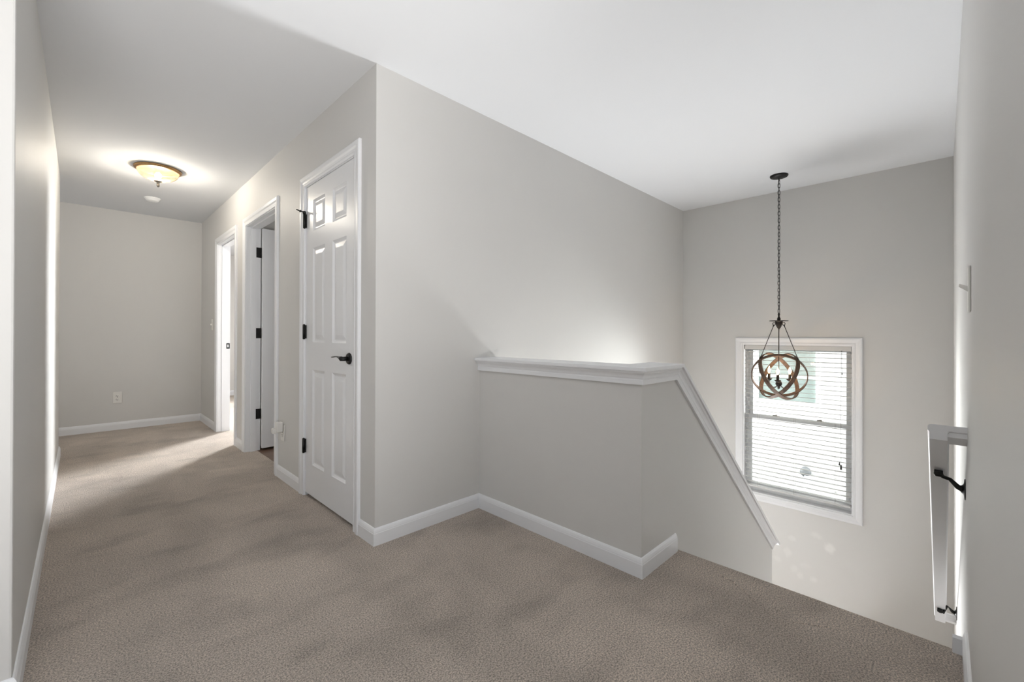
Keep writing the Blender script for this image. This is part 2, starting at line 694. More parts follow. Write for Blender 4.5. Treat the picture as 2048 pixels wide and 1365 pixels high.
WY0, WY1, WZ0, WZ1 = .543, 1.420, -.487, .984
mb = wall_grid(MB(), 0, XW, XW+.15, -.2, YB+.12, ZLOW, H, [(WY0, WY1, WZ0, WZ1)])
struct('wall_stair_window', mb, M['wall_patched'], 'greige wall with the stair window and pale touch-up marks below it')
struct('wall_end', MB().box(-1.6, XH+WT, YE, YE+WT, 0, H), M['wall'], 'greige wall at the far end of the hall')
struct('wall_left', MB().box(XL-WT, XL, YL0, YL1, 0, H), M['wall'], 'greige wall along the left side of the hall', bevel=.006)
struct('wall_right', MB().box(XR0, XW, YR-WT, YR, ZLOW, H), M['wall'], 'greige wall along the right side of the stairs', bevel=.006)
struct('wall_nook', MB().box(-1.6, -1.5, YL1-.1, YE, 0, H).box(-1.6, XL-WT, YL1-.1, YL1, 0, H), M['wall'])
# loft room behind the camera
struct('wall_loft_north', MB().box(-4.1, XL-WT, YL0, YL0+WT, 0, H), M['loft'])
struct('wall_loft_west', wall_grid(MB(), 0, -4.1, -4.0, -3.9, YL0, 0, H, [(-1.9, .3, .6, 2.1)]), M['loft'])
struct('wall_loft_south', wall_grid(MB(), 1, -3.9, -3.8, -4.0, XR0+WT, 0, H, [(-1.1, .6, .6, 2.1)]), M['loft'])
struct('wall_loft_east', MB().box(XR0, XR0+WT, -3.8, YR-WT, 0, H), M['loft'])
struct('ceiling', MB().box(-4.1, 5.0, -3.9, 9.2, H, H+.12), M['ceiling'], 'flat white ceiling over hall and stairs')

# floor: carpet with rounded nosing at the head of the stairs
NR = .026
nose = [(XF-NR+NR*math.sin(a), -NR+NR*math.cos(a)) for a in [R(x) for x in range(0, 91, 15)]]
fl = MB()
fl.prism([(-4.1, -.25), (-4.1, 0)] + nose + [(XF, -.045), (XF-.02, -.05), (XF-.02, -.25)], 1, YR, YP)
fl.box(-4.1, XR0+WT, -3.9, YR, -.25, 0)
fl.box(-4.1, XP, YP, YB, -.25, 0)
fl.box(-4.1, XH+.09, YB, 9.2, -.25, 0)
fl.box(XH+.09, 4.0, 4.62, 9.2, -.25, 0)
# small rucks in the loose carpet near the top step
for path_, r_ in (([(2.005, .735), (2.003, .69), (1.995, .64), (1.965, .592), (1.925, .548), (1.888, .505), (1.86, .47)], .008),
                  ([(1.86, .44), (1.875, .39), (1.905, .34), (1.93, .295), (1.935, .26)], .005)):
    pts_ = [(a_, b_, -.001) for a_, b_ in path_]
    rr_ = [r_*math.sin(PI*(i_+.35)/(len(pts_)-.3)) for i_ in range(len(pts_))]
    fl.tube(pts_, rr_, 10, up=(0, 0, 1), squash=[.8]*len(pts_))
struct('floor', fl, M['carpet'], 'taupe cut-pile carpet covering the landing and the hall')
struct('floor_bathroom', MB().box(XH+.09, 3.4, YB+WT, 4.62, -.25, .001), M['plank'],
       'brown wood-look floor seen through the half-open door')

# rooms behind the doors
struct('wall_closet', MB().box(1.9, 2.0, YB+WT, 3.2, 0, H).box(XH+WT, 2.0, 3.15, 3.25, 0, H), M['wall'])
struct('wall_bathroom', MB().box(3.3, 3.4, 3.25, 4.62, 0, H).box(XH+WT, 4.1, 4.60, 4.70, 0, H), M['wall'])
mb = wall_grid(MB(), 0, 4.0, 4.1, 4.7, 9.2, 0, H, [])
mb.box(-1.6, 4.1, 8.78, 8.9, 0, H)
mb.box(XH-.02, XH+WT, YE+WT, 8.78, 0, H)
struct('wall_bedroom', mb, M['wall'], 'bright bedroom walls seen through the far doorway')

# half wall: straight piece and stair piece
ZC = .925                       # cap top
hw = MB().box(XP, XP+WT, YP+WT, YB, ZLOW, ZC-.02)
xs = 2.095
hw.prism([(XP, ZLOW), (XP, ZC-.02), (xs, ZC-.02), (3.796, ZC-.02-SL*(3.796-xs)), (3.796, ZLOW)], 1, YP, YP+WT)
struct('wall_half', hw, M['wall'], 'low greige half wall around the stair opening, sloping down with the stairs')

# stairs
st = [(XF-.02, -.2)]
x, z = XF-.015, 0
for i in range(8):
    z -= .2
    st.append((x, z))
    if i < 7:
        x += .24
        st.append((x, z))
st += [(XW, -1.6), (XW, -1.85), (3.6, -1.85), (XF-.02, -.5)]
stair = MB().prism(st, 1, YR, YP)
stair.box(3.70, XW, YP, YB, -1.85, -1.6)
st2 = []
x, z = 3.70, -1.6
for i in range(6):
    z -= .2
    st2.append((x, z))
    x -= .24
    st2.append((x, z))
st2 += [(x, ZLOW), (3.70, ZLOW)]
stair.prism(st2, 1, YP+WT, YB)
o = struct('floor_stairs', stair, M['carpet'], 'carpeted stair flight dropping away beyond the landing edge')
struct('floor_lower', MB().box(1.2, XW, -.2, YB+.12, ZLOW-.1, ZLOW), M['carpet'])

# ------------------------------------------------------------------ baseboards
BP = [(0, 0), (.013, 0), (.013, .060), (.0115, .064), (.0115, .067), (.008, .078), (.004, .084), (0, .086)]
fmap = lambda a, b, h: (a, b, h)


def base(name, path, side=1, label=None):
    return struct(name, MB().sweep(path, BP, fmap, side), M['trim'], label)


CW = .068
base('baseboard_corner', [(XH, D1[0]-CW), (XH, YB), (XP, YB), (XP, YP), (2.083, YP)], -1,
     'white baseboard from the closet door round the half wall to the stair edge')
base('baseboard_hall', [(XH, D2[0]-CW-.004), (XH, D1[1]+CW+.004)], -1, 'short white baseboard between the closet and bathroom doors')
base('baseboard_hall_middle', [(XH, D3[0]-CW-.004), (XH, D2[1]+CW+.004)], -1)
base('baseboard_end', [(-1.5, YE), (XH, YE), (XH, D3[1]+CW+.004)], -1, 'white baseboard along the end wall of the hall')
base('baseboard_left', [(XL-.3, YL0), (XL, YL0), (XL, YL1)], -1, 'white baseboard along the left hall wall')
base('baseboard_right', [(2.08, YR), (XR0, YR), (XR0, -3.8)], -1, 'white baseboard along the right wall up to the stair edge')
base('baseboard_bedroom', [(4.0, 8.78), (XH+WT, 8.78)], 1)
struct('trim_3', MB().box(2.076, 2.10, YR, YR+.036, -.05, .052), M['trim'],
       'small white skirt block where the right wall meets the stair edge', bevel=.002)

# ------------------------------------------------------------------ doors
CASE = [(0, 0), (0, .009), (.004, .011), (.012, .0115), (.018, .0095), (.030, .011), (.040, .016), (.052, .017), (.060, .0175),
        (.066, .015), (CW, .012), (CW, 0)]


def door_frame(root, d, stop_x=None):
    y0, y1, zt = d
    mb = MB().sweep([(y0-.005+.0, 0), (y0-.005, zt+.005), (y1+.005, zt+.005), (y1+.005, 0)], CASE,
                    lambda a, b, h: (XH-h, a, b), 1)
    mb.build('casing', M['trim'], root)
    j = MB()
    j.box(XH-.001, XH+WT+.001, y0-JT, y0, 0, zt+JT)
    j.box(XH-.001, XH+WT+.001, y1, y1+JT, 0, zt+JT)
    j.box(XH-.001, XH+WT+.001, y0, y1, zt, zt+JT)
    j.build('jamb', M['trim'], root)
    if stop_x is not None:
        s = MB()
        a, b = stop_x
        s.box(a, b, y0, y0+.011, 0, zt)
        s.box(a, b, y1-.011, y1, 0, zt)
        s.box(a, b, y0+.011, y1-.011, zt-.011, zt)
        s.build('door_stop', M['trim'], root)


def six_panel(w, h, cols, rows, th=.035):
    """slab in local (u across, v up, n out of the face), both faces moulded"""
    mb = MB()
    panels = [(c[0], c[1], r[0], r[1]) for c in cols for r in rows]
    U = sorted({0, w, *[p[0] for p in panels], *[p[1] for p in panels]})
    V = sorted({0, h, *[p[2] for p in panels], *[p[3] for p in panels]})
    for s, n0 in ((1, th), (-1, 0)):
        def N(d):
            return n0-s*d
        for i in range(len(U)-1):
            for j in range(len(V)-1):
                cu, cv = (U[i]+U[i+1])/2, (V[j]+V[j+1])/2
                if any(p[0] < cu < p[1] and p[2] < cv < p[3] for p in panels):
                    continue
                mb.add([(U[i], V[j], n0), (U[i+1], V[j], n0), (U[i+1], V[j+1], n0), (U[i], V[j+1], n0)], [(0, 1, 2, 3)])
        for p in panels:
            rings = [(0, 0), (.005, .0035), (.014, .0085), (.020, .009), (.044, .0025), (.048, .002)]
            pr = None
            for ins, d in rings:
                r = [(p[0]+ins, p[2]+ins, N(d)), (p[1]-ins, p[2]+ins, N(d)), (p[1]-ins, p[3]-ins, N(d)), (p[0]+ins, p[3]-ins, N(d))]
                if pr:
                    for k in range(4):
                        k2 = (k+1) % 4
                        mb.add([pr[k], pr[k2], r[k2], r[k]], [(0, 1, 2, 3)])
                pr = r
            mb.add(pr, [(0, 1, 2, 3)])
    for a, b in (((0, 0), (w, 0)), ((w, 0), (w, h)), ((w, h), (0, h)), ((0, h), (0, 0))):
        mb.add([(*a, 0), (*b, 0), (*b, th), (*a, th)], [(0, 1, 2, 3)])
    return mb


def xform(mb, fn):
    mb.v = [fn(*p) for p in mb.v]
    return mb


# door 1: closed closet door, hinges at far side, lever at near side
DOORLAB = 'white six-panel closet door, closed, with black lever handle and black hinges'
d1 = empty('door_1', (XH, (D1[0]+D1[1])/2, 0), DOORLAB, 'door', None, 'structure')
door_frame(d1, D1, (XH+.040, XH+.075))
W1 = D1[1]-D1[0]-.006
Y0 = D1[0]+.003
cols = [(2.376-Y0, 2.567-Y0), (2.680-Y0, 2.873-Y0)]
zb = .022
rows = [(.222-zb, .838-zb), (1.015-zb, 1.622-zb), (1.733-zb, 1.932-zb)]
sl = six_panel(W1, D1[2]-.003-zb, cols, rows)
xform(sl, lambda u, v, n: (XH+.038-n, Y0+u, zb+v))
slab1 = sl.build('door_panel', M['door'], d1)
struct('closet_gap_shade', MB().box(XH+.08, XH+.09, D1[0]-.01, D1[1]+.01, 0, .05), M['plate_dark'])  # dark strip painting in the shade of the gap under the door


def hinge(root, x, y, z, top=False):
    mb = MB().cyl((x, y, z-.046), (x, y, z+.046), .0085, n=16)
    mb.cyl((x, y, z+.046), (x, y, z+.050), .0085, .004, n=16)
    mb.cyl((x, y, z-.050), (x, y, z-.046), .004, .0085, n=16)
    mb.box(x+.004, x+.022, y-.012, y+.004, z-.044, z+.044)
    return mb.build('hinge', M['black'], root)


for z in (.330, 1.082, 1.815):
    hg = hinge(d1, XH-.010, D1[1]-.001, z)
ds = MB()
zz = 1.872
ds.cyl((XH-.010, D1[1], 1.862), (XH-.010, D1[1], 1.880), .010)
ds.tube([(XH-.012, D1[1]-.004, zz), (XH-.035, D1[1]-.002, zz+.004), (XH-.060, D1[1]+.004, zz+.012)], [.005, .0035, .004], 8)
ds.cyl((XH-.032, D1[1]-.003, zz+.001), (XH-.040, D1[1]-.002, zz+.006), .008)
ds.tube([(XH-.012, D1[1]-.004, zz), (XH-.02, D1[1]-.03, zz-.002)], .004, 8)
tag(ds.build('hinge_pin_stop', M['black'], hg), 'black hinge-pin door stop arm')


def lever(root, x, y, z, ydir=1, parent_name='door_handle'):
    h = MB()
    h.lathe([(0, -.011), (.020, -.011), (.029, -.009), (.0325, -.004), (.0325, 0)], (x, y, z), 32, 0)
    h.cyl((x-.008, y, z), (x-.052, y, z), .0125, .0115, 20)
    pts, rad, sq = [], [], []
    for i in range(15):
        t = i/14
        yy = y-.010*ydir+ydir*(t*.120)
        xx = x-.050+.004*math.sin(t*PI)
        zz_ = z+.002+.010*math.sin(min(1, t*1.3)*PI/2)-.006*max(0, t-.6)/.4
        pts.append((xx, yy, zz_))
        rad.append(.0125-.0045*min(1, t*2.2))
        sq.append(1.0-.62*min(1, t*2.0))
    h.tube(pts, rad, 16, squash=sq, up=(0, 0, 1))
    return h.build(parent_name, M['black'], root)


tag(lever(d1, XH+.003, 2.333, .930, 1), 'black lever handle')
MB().box(XH+.004, XH+.010, D1[0]-.0005, D1[0]+.003, .90, .96).build('latch_plate', M['black'], d1)

# door 2: open into the bathroom, hinged on the far jamb
d2 = empty('door_2', (XH, (D2[0]+D2[1])/2, 0), 'white door standing open into the dim bathroom, black hinges on its jamb', 'door', None, 'structure')
door_frame(d2, D2, (XH+.035, XH+.072))
W2 = D2[1]-D2[0]-.006
sc2 = [(c[0]/W1*W2, c[1]/W1*W2) for c in cols]
sl = six_panel(W2, D2[2]-.003-.022, sc2, rows)
# swung a little past square so that only its flat stile shows
AX, AY, AN = XH+WT+.006, D2[1]-.006, R(4)
xform(sl, lambda u, v, n: (AX+u*math.cos(AN)+(n)*math.sin(AN), AY-n*math.cos(AN)+u*math.sin(AN), .022+v))
sl.build('door_panel', M['door'], d2)
for z in (.335, 1.075, 1.815):
    mb = MB().cyl((XH+WT+.004, D2[1]-.004, z-.046), (XH+WT+.004, D2[1]-.004, z+.046), .0075, n=14)
    mb.box(XH+WT-.036, XH+WT+.002, D2[1]-.0025, D2[1]+.001, z-.046, z+.046)
    mb.build('hinge', M['black'], d2)

# door 3: bright bedroom doorway (its leaf stands open out of sight)
d3 = empty('door_3', (XH, (D3[0]+D3[1])/2, 0), 'far white-cased doorway to the bright bedroom with black strike plate', 'door', None, 'structure')
door_frame(d3, D3, (XH+.036, XH+.073))
mb = wall_grid(MB(), 1, D3[1]-.002, D3[1]+.001, XH+.080, XH+.112, .905, .965, [(XH+.088, XH+.102, .920, .952)])
mb.build('strike_plate', M['black'], d3)

# ------------------------------------------------------------------ half-wall cap
cap = MB()
OV = .040
cap.prism([(XP-OV, YB), (XP-OV, YP-OV), (xs, YP-OV), (xs, YP+WT+.025), (XP+WT+.025, YP+WT+.025), (XP+WT+.025, YB)], 2, ZC-.0185, ZC)
xe = 3.862
ca = 1/math.sqrt(1+SL*SL)
tv = .0185/ca
x2 = xe-.0185*SL*ca
cap.prism([(xs, ZC), (xe, ZC-SL*(xe-xs)), (x2, ZC-SL*(x2-xs)-tv), (xs-.006, ZC-.0185)], 1, YP-OV, YP+WT+.025)
capo = struct('trim_1', cap, M['trim'], 'white flat cap board on top of the half wall, sloping down the stairs', bevel=.0025)
# moulding below the cap
zt = ZC-.0185
prof = [(0, 0), (.030, 0), (.030, .006), (.026, .012), (.020, .017), (.016, .024), (.014, .031), (.011, .036), (.013, .042),
        (.013, .060), (0, .060)]


def stations(o, d):
    xm = xs-d*(1/ca-1)/SL
    zend = lambda x: zt-d/ca-SL*(x-xs)
    xend = 3.835-d*SL*ca-.012
    return [(XP-o, YB, zt-d), (XP-o, YP-o, zt-d), (xm, YP-o, zt-d), (xend, YP-o, zend(xend))]


vs = []
for k in range(4):
    for o_, d_ in prof:
        vs.append(stations(o_, d_)[k])
n = len(prof)
fs = [(i*n+j, i*n+(j+1) % n, (i+1)*n+(j+1) % n, (i+1)*n+j) for i in range(3) for j in range(n)]
fs += [tuple(range(n-1, -1, -1)), tuple(3*n+j for j in range(n))]
struct('trim_2', MB().add(vs, fs), M['trim'], 'white cove moulding under the half-wall cap')

# ------------------------------------------------------------------ stair window
WLAB = 'white double-hung stair window with casing behind the blind'
w1 = empty('window_1', (XW, (WY0+WY1)/2, WZ0), WLAB, 'window', None, 'structure')
wc = [(0, 0), (0, .009), (.006, .012), (.014, .012), (.020, .010), (.034, .013), (.046, .017), (.056, .018), (.063, .016), (.066, .012), (.066, 0)]
MB().sweep([(WY0+.003, WZ0+.003), (WY0+.003, WZ1-.003), (WY1-.003, WZ1-.003), (WY1-.003, WZ0+.003)], wc,
           lambda a, b, h: (XW-h, a, b), 1, closed=True).build('casing', M['trim'], w1)
jb = MB()
jb.box(XW-.002, XW+.095, WY0-.001, WY0+.012, WZ0, WZ1)
jb.box(XW-.002, XW+.095, WY1-.012, WY1+.001, WZ0, WZ1)
jb.box(XW-.002, XW+.095, WY0+.012, WY1-.012, WZ1-.012, WZ1)
jb.box(XW-.002, XW+.095, WY0+.012, WY1-.012, WZ0, WZ0+.014)
jb.build('jamb', M['trim'], w1)


def sash(name, xa, xb, z0, z1, bot, top):
    s = wall_grid(MB(), 0, xa, xb, WY0+.030, WY1-.030, z0, z1, [(WY0+.062, WY1-.062, z0+bot, z1-top)])
    o = s.build(name, M['vinyl'], w1)
    MB().box((xa+xb)/2-.002, (xa+xb)/2+.002, WY0+.062, WY1-.062, z0+bot, z1-top).build('pane', M['glass'], o)
    return o


fr = wall_grid(MB(), 0, XW+.080, XW+.150, WY0+.001, WY1-.001, WZ0+.001, WZ1-.001, [(WY0+.030, WY1-.030, WZ0+.035, WZ1-.032)])
fr.build('window_frame', M['vinyl'], w1)
ZM = .262
lo = sash('lower_sash', XW+.088, XW+.112, WZ0+.035, ZM+.012, .045, .034)
up = sash('upper_sash', XW+.116, XW+.140, ZM-.020, WZ1-.032, .034, .034)
for y in (1.150, .792):
    k = MB().box(XW+.086, XW+.112, y-.028, y+.028, ZM+.012, ZM+.020)
    k.lathe([(0, .014), (.012, .012), (.014, .0)], (XW+.10, y, ZM+.018), 16)
    k.box(XW+.086, XW+.096, y-.004, y+.024, ZM+.020, ZM+.028)
    k.build('sash_lock', M['nickel'], lo)

# ------------------------------------------------------------------ window blind
XB = XW+.040
BY0, BY1 = WY0+.016, WY1-.016
bl = empty('window_blind', (XB, (BY0+BY1)/2, WZ1-.012), 'white horizontal slat blind hanging open inside the stair window', 'blind')
MB().box(XB-.026, XB+.024, BY0, BY1, .930, .970).build('headrail', M['blind'], bl, bevel=.002)
sm = MB()
zs = .905
tilt = R(-6)
k = 0
while zs > -.405:
    rnd = (random.random()-.5)*.004
    prof_ = []
    for t in [-1, -.5, 0, .5, 1]:
        prof_.append((XB+t*.0245*math.cos(tilt+rnd), zs+t*.0245*math.sin(tilt+rnd)+.0028*(1-t*t)))
    pp = [(a, b+.0013) for a, b in prof_] + [(a, b-.0013) for a, b in reversed(prof_)]
    sm.prism(pp, 1, BY0+.003, BY1-.003)
    zs -= .0415
    k += 1
sm.build('slats', M['blind'], bl)
MB().box(XB-.025, XB+.025, BY0+.003, BY1-.003, -.432, -.414).build('bottom_rail', M['blind'], bl, bevel=.003)
for y in (1.288, .983, .673):
    c = MB()
    for dx in (-.026, .026):
        c.tube([(XB+dx, y, .93), (XB+dx, y, -.42)], .0009, 6)
    c.build('ladder_cord', M['cord'], bl)
lc = MB().tube([(XB-.032, .628, .935), (XB-.033, .630, .40), (XB-.032, .629, -.06)], .0012, 6)
lc.build('lift_cord', M['tassel'], bl)
lc = MB().tube([(XB-.036, .622, .935), (XB-.037, .621, .74)], .0012, 6)
lc.build('lift_cord', M['tassel'], bl)
MB().lathe([(0, .022), (.004, .02), (.0065, .01), (.008, -.022), (0, -.024)], (XB-.032, .629, -.085), 14).build('tassel', M['tassel'], bl)
MB().lathe([(0, .016), (.003, .014), (.007, -.012), (0, -.016)], (XB-.032, .640, -.058), 12).build('tassel', M['tassel'], bl)
MB().lathe([(0, .008), (.004, .004), (.005, -.008), (0, -.01)], (XB-.037, .621, .735), 12).build('cord_stop', M['tassel'], bl)

# ------------------------------------------------------------------ handrail
XR = 2.10
zr = lambda x: .757-SL*(x-XR)
rail = empty('handrail', (XR, YR, .70), 'white stair handrail on the right wall with returns and black brackets', 'handrail')
rp = [(.0375, -.006), (.0375, -.020), (.033, -.026), (.033, -.050), (-.012, -.050), (-.012, -.026), (-.0165, -.020), (-.0165, -.006),
      (-.010, 0), (.031, 0)]
XE = 3.80
rm = MB()
vs = []
for xx in (XR, XE):
    for y, d in rp:
        # perpendicular section of the sloping rail, cut by a vertical plane at its head
        vs.append((xx, y, zr(xx)+d/ca*.80))
n = len(rp)
rm.add(vs, [(j, (j+1) % n, n+(j+1) % n, n+j) for j in range(n)] + [tuple(range(n-1, -1, -1)), tuple(n+j for j in range(n))])
rm.build('rail', M['trim'], rail)
# returns: the same section turned into the wall
for xx, s in ((XR, 1), (XE-.03, 1)):
    zt_ = zr(xx)
    rr = MB().prism([(xx-.001, zt_), (xx-.001, zt_-.020), (xx+.004, zt_-.024), (xx+.004, zt_-.040), (xx+.040, zt_-.040-.03), (xx+.040, zt_-.012)],
                    1, YR, -.012)
    rr.build('rail_return', M['trim'], rail)


def bracket(x, zw):
    b = MB()
    b.lathe([(0, .012), (.010, .012), (.014, .006), (.020, .004), (.030, .003), (.030, 0)], (x, YR, zw), 24, 1)
    b.v = [(px, py, zw+(pz-zw)*1.25) for px, py, pz in b.v]
    zt2 = zr(x)-.052
    b.tube([(x, YR+.004, zw), (x-.002, YR+.020, zw+.006), (x-.006, YR+.040, zw+.03), (x-.008, YR+.058, zt2-.016), (x-.008, YR+.066, zt2-.008)],
           [.013, .009, .0065, .0065, .008], 12)
    b.lathe([(0, .010), (.011, .008), (.014, 0), (.011, -.008), (0, -.010)], (x-.008, YR+.070, zt2-.008), 16)
    b.box(x-.030, x+.022, YR+.058, YR+.082, zt2-.006, zt2+.006)
    b.build('bracket', M['black'], rail, bevel=.001)


bracket(2.277, .505)
bracket(3.596, -.545)


# ------------------------------------------------------------------ electrical plates
def duplex(name, label, loc, normal, plug=False):
    """normal '-x' or '-y': plate faces that way"""
    root = empty(name, loc, label, 'outlet', 'white wall outlets')

    def P(a, b, n):
        if normal == '-x':
            return (loc[0]-n, loc[1]+a, loc[2]+b)
        return (loc[0]+a, loc[1]-n, loc[2]+b)

    def bx(a0, a1, b0, b1, n0, n1):
        mb_ = MB().box(a0, a1, b0, b1, n0, n1)
        return xform(mb_, P)
    bx(-.038, .038, -.062, .062, 0, .006).build('cover_plate', M['plate'], root, bevel=.003)
    for dz in (.020, -.020):
        rc = MB().lathe([(0, .008), (.0155, .008), (.017, .0055)], (0, 0, 0), 24)
        rc.v = [(a, b*.85+dz, n_) for a, b, n_ in rc.v]
        r = xform(rc, P).build('receptacle', M['plate'], root)
        s = MB().box(-.0075, -.005, dz+.000, dz+.009, .0078, .0086)
        s.box(.005, .0075, dz+.000, dz+.008, .0078, .0086)
        s.lathe([(0, .0086), (.0026, .0086), (.0026, .0078)], (0, dz-.007, 0), 10)
        xform(s, P).build('slots', M['plate_dark'], r)
    s = MB().lathe([(0, .0072), (.003, .0068), (.0035, .006)], (0, 0, 0), 10)
    xform(s, P).build('screw', M['nickel'], root)
    return root


duplex('wall_outlet', 'white duplex outlet plate low on the end wall of the hall', (.288, YE, .358), '-y')
duplex('wall_outlet', 'white outlet plate between closet and bathroom doors with a device plugged in', (XH, 3.425, .345), '-x')
nl = empty('night_light', (XH-.01, 3.425, .38), 'small white plug-in night light in the outlet beside the closet door', 'night light')
MB().box(XH-.052, XH-.008, 3.400, 3.445, .350, .425).build('body', M['plate'], nl, bevel=.007, segs=3)
MB().box(XH-.078, XH-.050, 3.405, 3.440, .345, .385).build('lens', M['plate'], nl, bevel=.008, segs=3)

ls = empty('light_switch', (XH, 5.865, 1.172), 'white switch plate on the hall wall beside the far bright doorway', 'light switch')
MB().box(XH-.006, XH, 5.828, 5.902, 1.112, 1.232).build('cover_plate', M['plate'], ls, bevel=.003)
MB().box(XH-.018, XH-.005, 5.860, 5.870, 1.165, 1.185).build('toggle', M['plate'], ls, bevel=.002)
ls = empty('light_switch', (1.876, YR, 1.204), 'white switch plate on the right wall at the head of the stairs', 'light switch')
MB().box(1.838, 1.914, YR, YR+.006, 1.135, 1.272).build('cover_plate', M['plate'], ls, bevel=.003)
tg = MB().prism([(YR+.004, 1.195), (YR+.004, 1.213), (YR+.024, 1.222), (YR+.025, 1.213)], 0, 1.871, 1.881)
tg.build('toggle', M['plate'], ls, bevel=.001)

# ------------------------------------------------------------------ hall ceiling light
cl = empty('ceiling_light', (.448, 4.615, H), 'flush ceiling light with amber alabaster bowl, brass rim and pewter finial', 'ceiling light')
c0 = (.448, 4.615, H)
MB().lathe([(0, 0), (.150, 0), (.157, -.003), (.159, -.009), (.155, -.016), (.147, -.021), (.139, -.024), (.136, -.020), (.13, -.006), (0, -.006)], c0, 64).build(
    'rim', M['brass'], cl)
bw = [(.138*math.cos(a), -.022-.084*math.sin(a)) for a in [R(x) for x in range(0, 86, 5)]] + [(.004, -.106)]
bo = MB().lathe(bw, c0, 64)
bo.build('glass_bowl', M['alabaster'], cl)
MB().lathe([(0, -.100), (.026, -.101), (.027, -.105), (.018, -.111), (.010, -.114), (.008, -.120), (.012, -.124), (.008, -.129), (.010, -.134),
            (.011, -.140), (.007, -.150), (0, -.156)], c0, 24).build('finial', M['nickel'], cl)
MB().lathe([(0, -.030), (.012, -.032), (.024, -.048), (.026, -.060), (.018, -.076), (0, -.083)], c0, 24).build('bulb', M['lampbulb'], cl)
lamp('hall_lamp_light', 'POINT', (c0[0], c0[1], H-.080), 72, (1, .95, .87), shadow_soft_size=.05)

sd = empty('smoke_detector', (.505, 5.655, H), 'round white smoke detector on the hall ceiling beyond the light', 'smoke detector')
MB().lathe([(0, -.034), (.030, -.034), (.046, -.030), (.054, -.022), (.058, -.012), (.066, -.010), (.068, 0)], (.505, 5.655, H), 40).build(
    'housing', M['vinyl'], sd)
MB().lathe([(.020, -.0345), (.022, -.037), (.024, -.0345)], (.505, 5.655, H), 24).build('test_button', M['vinyl'], sd)

# ------------------------------------------------------------------ pendant
PX, PY = 4.225, .992
pd = empty('pendant_light', (PX, PY, H), 'wooden-hoop orb pendant with three candle bulbs hanging on a long black chain before the window', 'pendant light')
MB().lathe([(0, -.026), (.010, -.025), (.045, -.022), (.062, -.016), (.068, -.008), (.068, 0)], (PX, PY, H), 48).build('canopy', M['black'], pd)
ch = MB()
ch.tube([(PX+.009*math.cos(a), PY, H-.036+.011*math.sin(a)) for a in [2*PI*i/16 for i in range(16)]], .0028, 8, closed=True)
ztop, zbot = H-.044, 1.262
nl_ = 38
pitch = (ztop-zbot)/nl_
for i in range(nl_):
    zc = ztop-pitch*(i+.5)
    az = R(45+90*(i % 2)+(random.random()-.5)*26)
    hl, hw_ = pitch/2+.0035, .0085
    loop = []
    for t in range(20):
        a = 2*PI*t/20
        cx, cz = math.cos(a), math.sin(a)
        uu = hw_*cx
        vv = (hl-hw_)*(1 if cz > 0 else -1)*min(1, abs(cz)*3)+hw_*cz
        loop.append((PX+uu*math.cos(az), PY+uu*math.sin(az), zc+vv))
    ch.tube(loop, .0021, 6, closed=True)
ch.tube([(PX+.002, PY+.002, ztop), (PX-.003, PY+.003, 1.9), (PX+.003, PY-.002, 1.5), (PX, PY, 1.24)], .0014, 6)
ch.build('chain', M['black'], pd)
ZP = 1.192
CZ = .722
hb = MB()
hb.lathe([(0, .070), (.006, .068), (.009, .055), (.006, .040), (.010, .028), (.014, .018), (.012, .006), (.070, .003), (.070, -.002),
          (.030, -.004), (.026, -.016), (.019, -.050), (.014, -.052), (.014, -.060), (.008, -.064), (.006, -.072), (0, -.072)], (PX, PY, ZP), 32)
CAMAZ = math.atan2(-PY, -PX)
upaz = [CAMAZ+PI+R(120)*k for k in range(3)]
RR = .207
TH = R(62)
EL = math.atan(.5*math.tan(TH))
for a in upaz:
    u = Vector((math.cos(a), math.sin(a), 0))
    c = Vector((PX, PY, ZP-.026))+u*.040
    hb.tube([c+u*(.012*math.cos(t))+Vector((0, 0, .012*math.sin(t))) for t in [2*PI*i/14 for i in range(14)]], .0026, 8, closed=True)
    hb.cyl(c-u*.020+Vector((0, 0, .014)), c-u*.008+Vector((0, 0, .008)), .004, n=8)
hb.build('hub', M['bronze'], pd)
for a in upaz:
    u = Vector((math.cos(a), math.sin(a), 0))
    top = Vector((PX, PY, ZP-.040))+u*.044
    bot = Vector((PX, PY, CZ))+u*(RR*math.cos(EL))+Vector((0, 0, RR*math.sin(EL)+.020))
    r = MB().tube([top, bot], .0028, 8)
    d = (bot-top).normalized()
    s = u.cross(Vector((0, 0, 1)))
    for q in (top-d*-.002, bot+d*.008):
        r.tube([q+d*.009*math.cos(t)+s*.007*math.sin(t) for t in [2*PI*i/12 for i in range(12)]], .002, 6, closed=True)
    r.build('hanging_rod', M['bronze'], pd)
# each hoop passes through two upper crossings: its normal leans away from the third
for k in range(3):
    a = upaz[k]
    nrm_ = Vector((math.sin(TH)*math.cos(a+0), math.sin(TH)*math.sin(a+0), math.cos(TH)))
    e1 = nrm_.orthogonal().normalized()
    e2 = nrm_.cross(e1)
    hoop = MB()
    N_ = 96
    vs = []
    rad0 = RR+.003*(k-1)
    for i in range(N_):
        t = 2*PI*i/N_
        rr_ = e1*math.cos(t)+e2*math.sin(t)
        for dr, dn in ((.004, -.016), (.0045, 0), (.004, .016), (-.0035, .016), (-.004, 0), (-.0035, -.016)):
            vs.append(Vector((PX, PY, CZ))+rr_*(rad0+dr)+nrm_*dn)
    fs = [(i*6+j, i*6+(j+1) % 6, ((i+1) % N_)*6+(j+1) % 6, ((i+1) % N_)*6+j) for i in range(N_) for j in range(6)]
    hoop.add(vs, fs)
    hoop.build('hoop', M['hoop'], pd)
stem = MB().tube([(PX, PY, ZP-.06), (PX, PY, CZ-.06)], .0035, 10)
stem.build('stem', M['bronze'], pd)
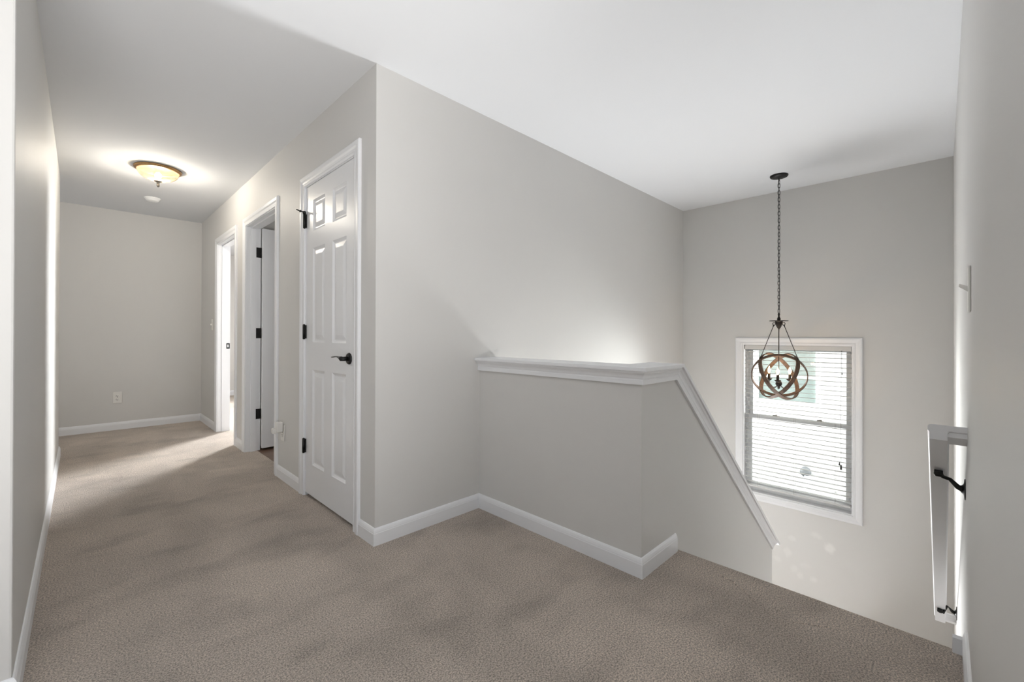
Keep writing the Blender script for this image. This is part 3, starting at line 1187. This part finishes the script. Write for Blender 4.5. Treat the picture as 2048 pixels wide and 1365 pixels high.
MB().lathe([(0, .030), (.010, .028), (.020, .018), (.025, .004), (.024, -.008), (.016, -.020), (.008, -.026), (.010, -.034), (.005, -.044), (0, -.048)],
           (PX, PY, CZ-.068), 28).build('finial', M['bronze'], pd)
for k in range(3):
    a = CAMAZ+R(120)*k-R(5)
    u = Vector((math.cos(a), math.sin(a), 0))
    base_ = Vector((PX, PY, CZ-.080))
    rc_ = .088
    arm = MB().tube([base_+u*.012, base_+u*.030+Vector((0, 0, -.022)), base_+u*.055+Vector((0, 0, -.028)), base_+u*.078+Vector((0, 0, -.014)),
                     base_+u*.087+Vector((0, 0, .010)), base_+u*rc_+Vector((0, 0, .038))], .0035, 10)
    arm.build('arm', M['bronze'], pd)
    cc = base_+u*rc_
    zc = CZ-.042
    MB().lathe([(0, -.006), (.010, -.006), (.018, .001), (.026, .012), (.024, .013), (.014, .005), (0, .004)], (cc.x, cc.y, zc), 24).build('drip_cup', M['bronze'], pd)
    MB().lathe([(.0105, 0), (.0105, .052), (.009, .054), (0, .054)], (cc.x, cc.y, zc), 16).build('candle_sleeve', M['bronze'], pd)
    bu = MB().lathe([(.006, .054), (.009, .062), (.0145, .074), (.0155, .082), (.012, .096), (.006, .110), (.002, .118), (0, .119)], (cc.x, cc.y, zc), 16)
    bo_ = bu.build('bulb', M['bulbglass'], pd)
    MB().lathe([(0, .060), (.007, .066), (.0115, .078), (.008, .094), (0, .108)], (cc.x, cc.y, zc), 12).build('filament', M['flame'], bo_)
    lamp('pendant_bulb_light', 'POINT', (cc.x, cc.y, zc+.083), 2.0, (1, .75, .48), shadow_soft_size=.0170)

# ------------------------------------------------------------------ outside: neighbouring house
XN = 8.2
nh = empty('neighboring_house', (XN, 2, ZLOW-.1), 'neighbouring house wall of white lap siding outside the stair window', 'house')
sd_ = MB()
pr = [(XN+.3, ZLOW-.1)]
zz = ZLOW-.1
while zz < 3.4:
    pr += [(XN-.016, zz), (XN-.001, zz+.105)]
    zz += .105
pr += [(XN+.3, zz)]
sd_.prism(pr, 1, -4, 8)
sd_.build('siding', M['siding'], nh)
NY0, NY1, NZ0, NZ1 = 1.41, 2.22, .0, 1.45
f = wall_grid(MB(), 0, XN-.045, XN-.002, NY0-.055, NY1+.055, NZ0-.06, NZ1+.06, [(NY0, NY1, NZ0, NZ1)]).build('window_frame', M['extrim'], nh)
MB().box(XN-.06, XN-.01, NY0-.08, NY1+.08, NZ0-.10, NZ0-.05).build('window_sill', M['extrim'], nh)
MB().box(XN-.02, XN-.017, NY0, NY1, .42, NZ1).build('pane', M['darkglass'], f)
MB().box(XN-.02, XN-.017, NY0, NY1, NZ0, .38).build('pane', M['darkglass2'], f)
MB().box(XN-.04, XN-.017, NY0, NY1, .38, .42).build('meeting_rail', M['extrim'], f)
vp = empty('vent_pipe', (XN-.1, 1.53, ZLOW-.1), 'grey vent pipe with dark round hood outside, seen through the lower blind', 'vent pipe')
MB().lathe([(0, -.09), (.060, -.085), (.075, -.03), (.075, .0)], (XN-.02, 1.545, -1.10), 32, 0).build('vent_hood', M['ventdark'], vp)
MB().cyl((XN-.07, 1.52, -1.14), (XN-.07, 1.52, ZLOW-.1), .045, n=24).build('pipe', M['pipe'], vp)
gr = MB().box(4.85, 40, -30, 30, ZLOW-.3, ZLOW-.1)
struct('ground', gr, M['ground'], 'pale ground between the houses')
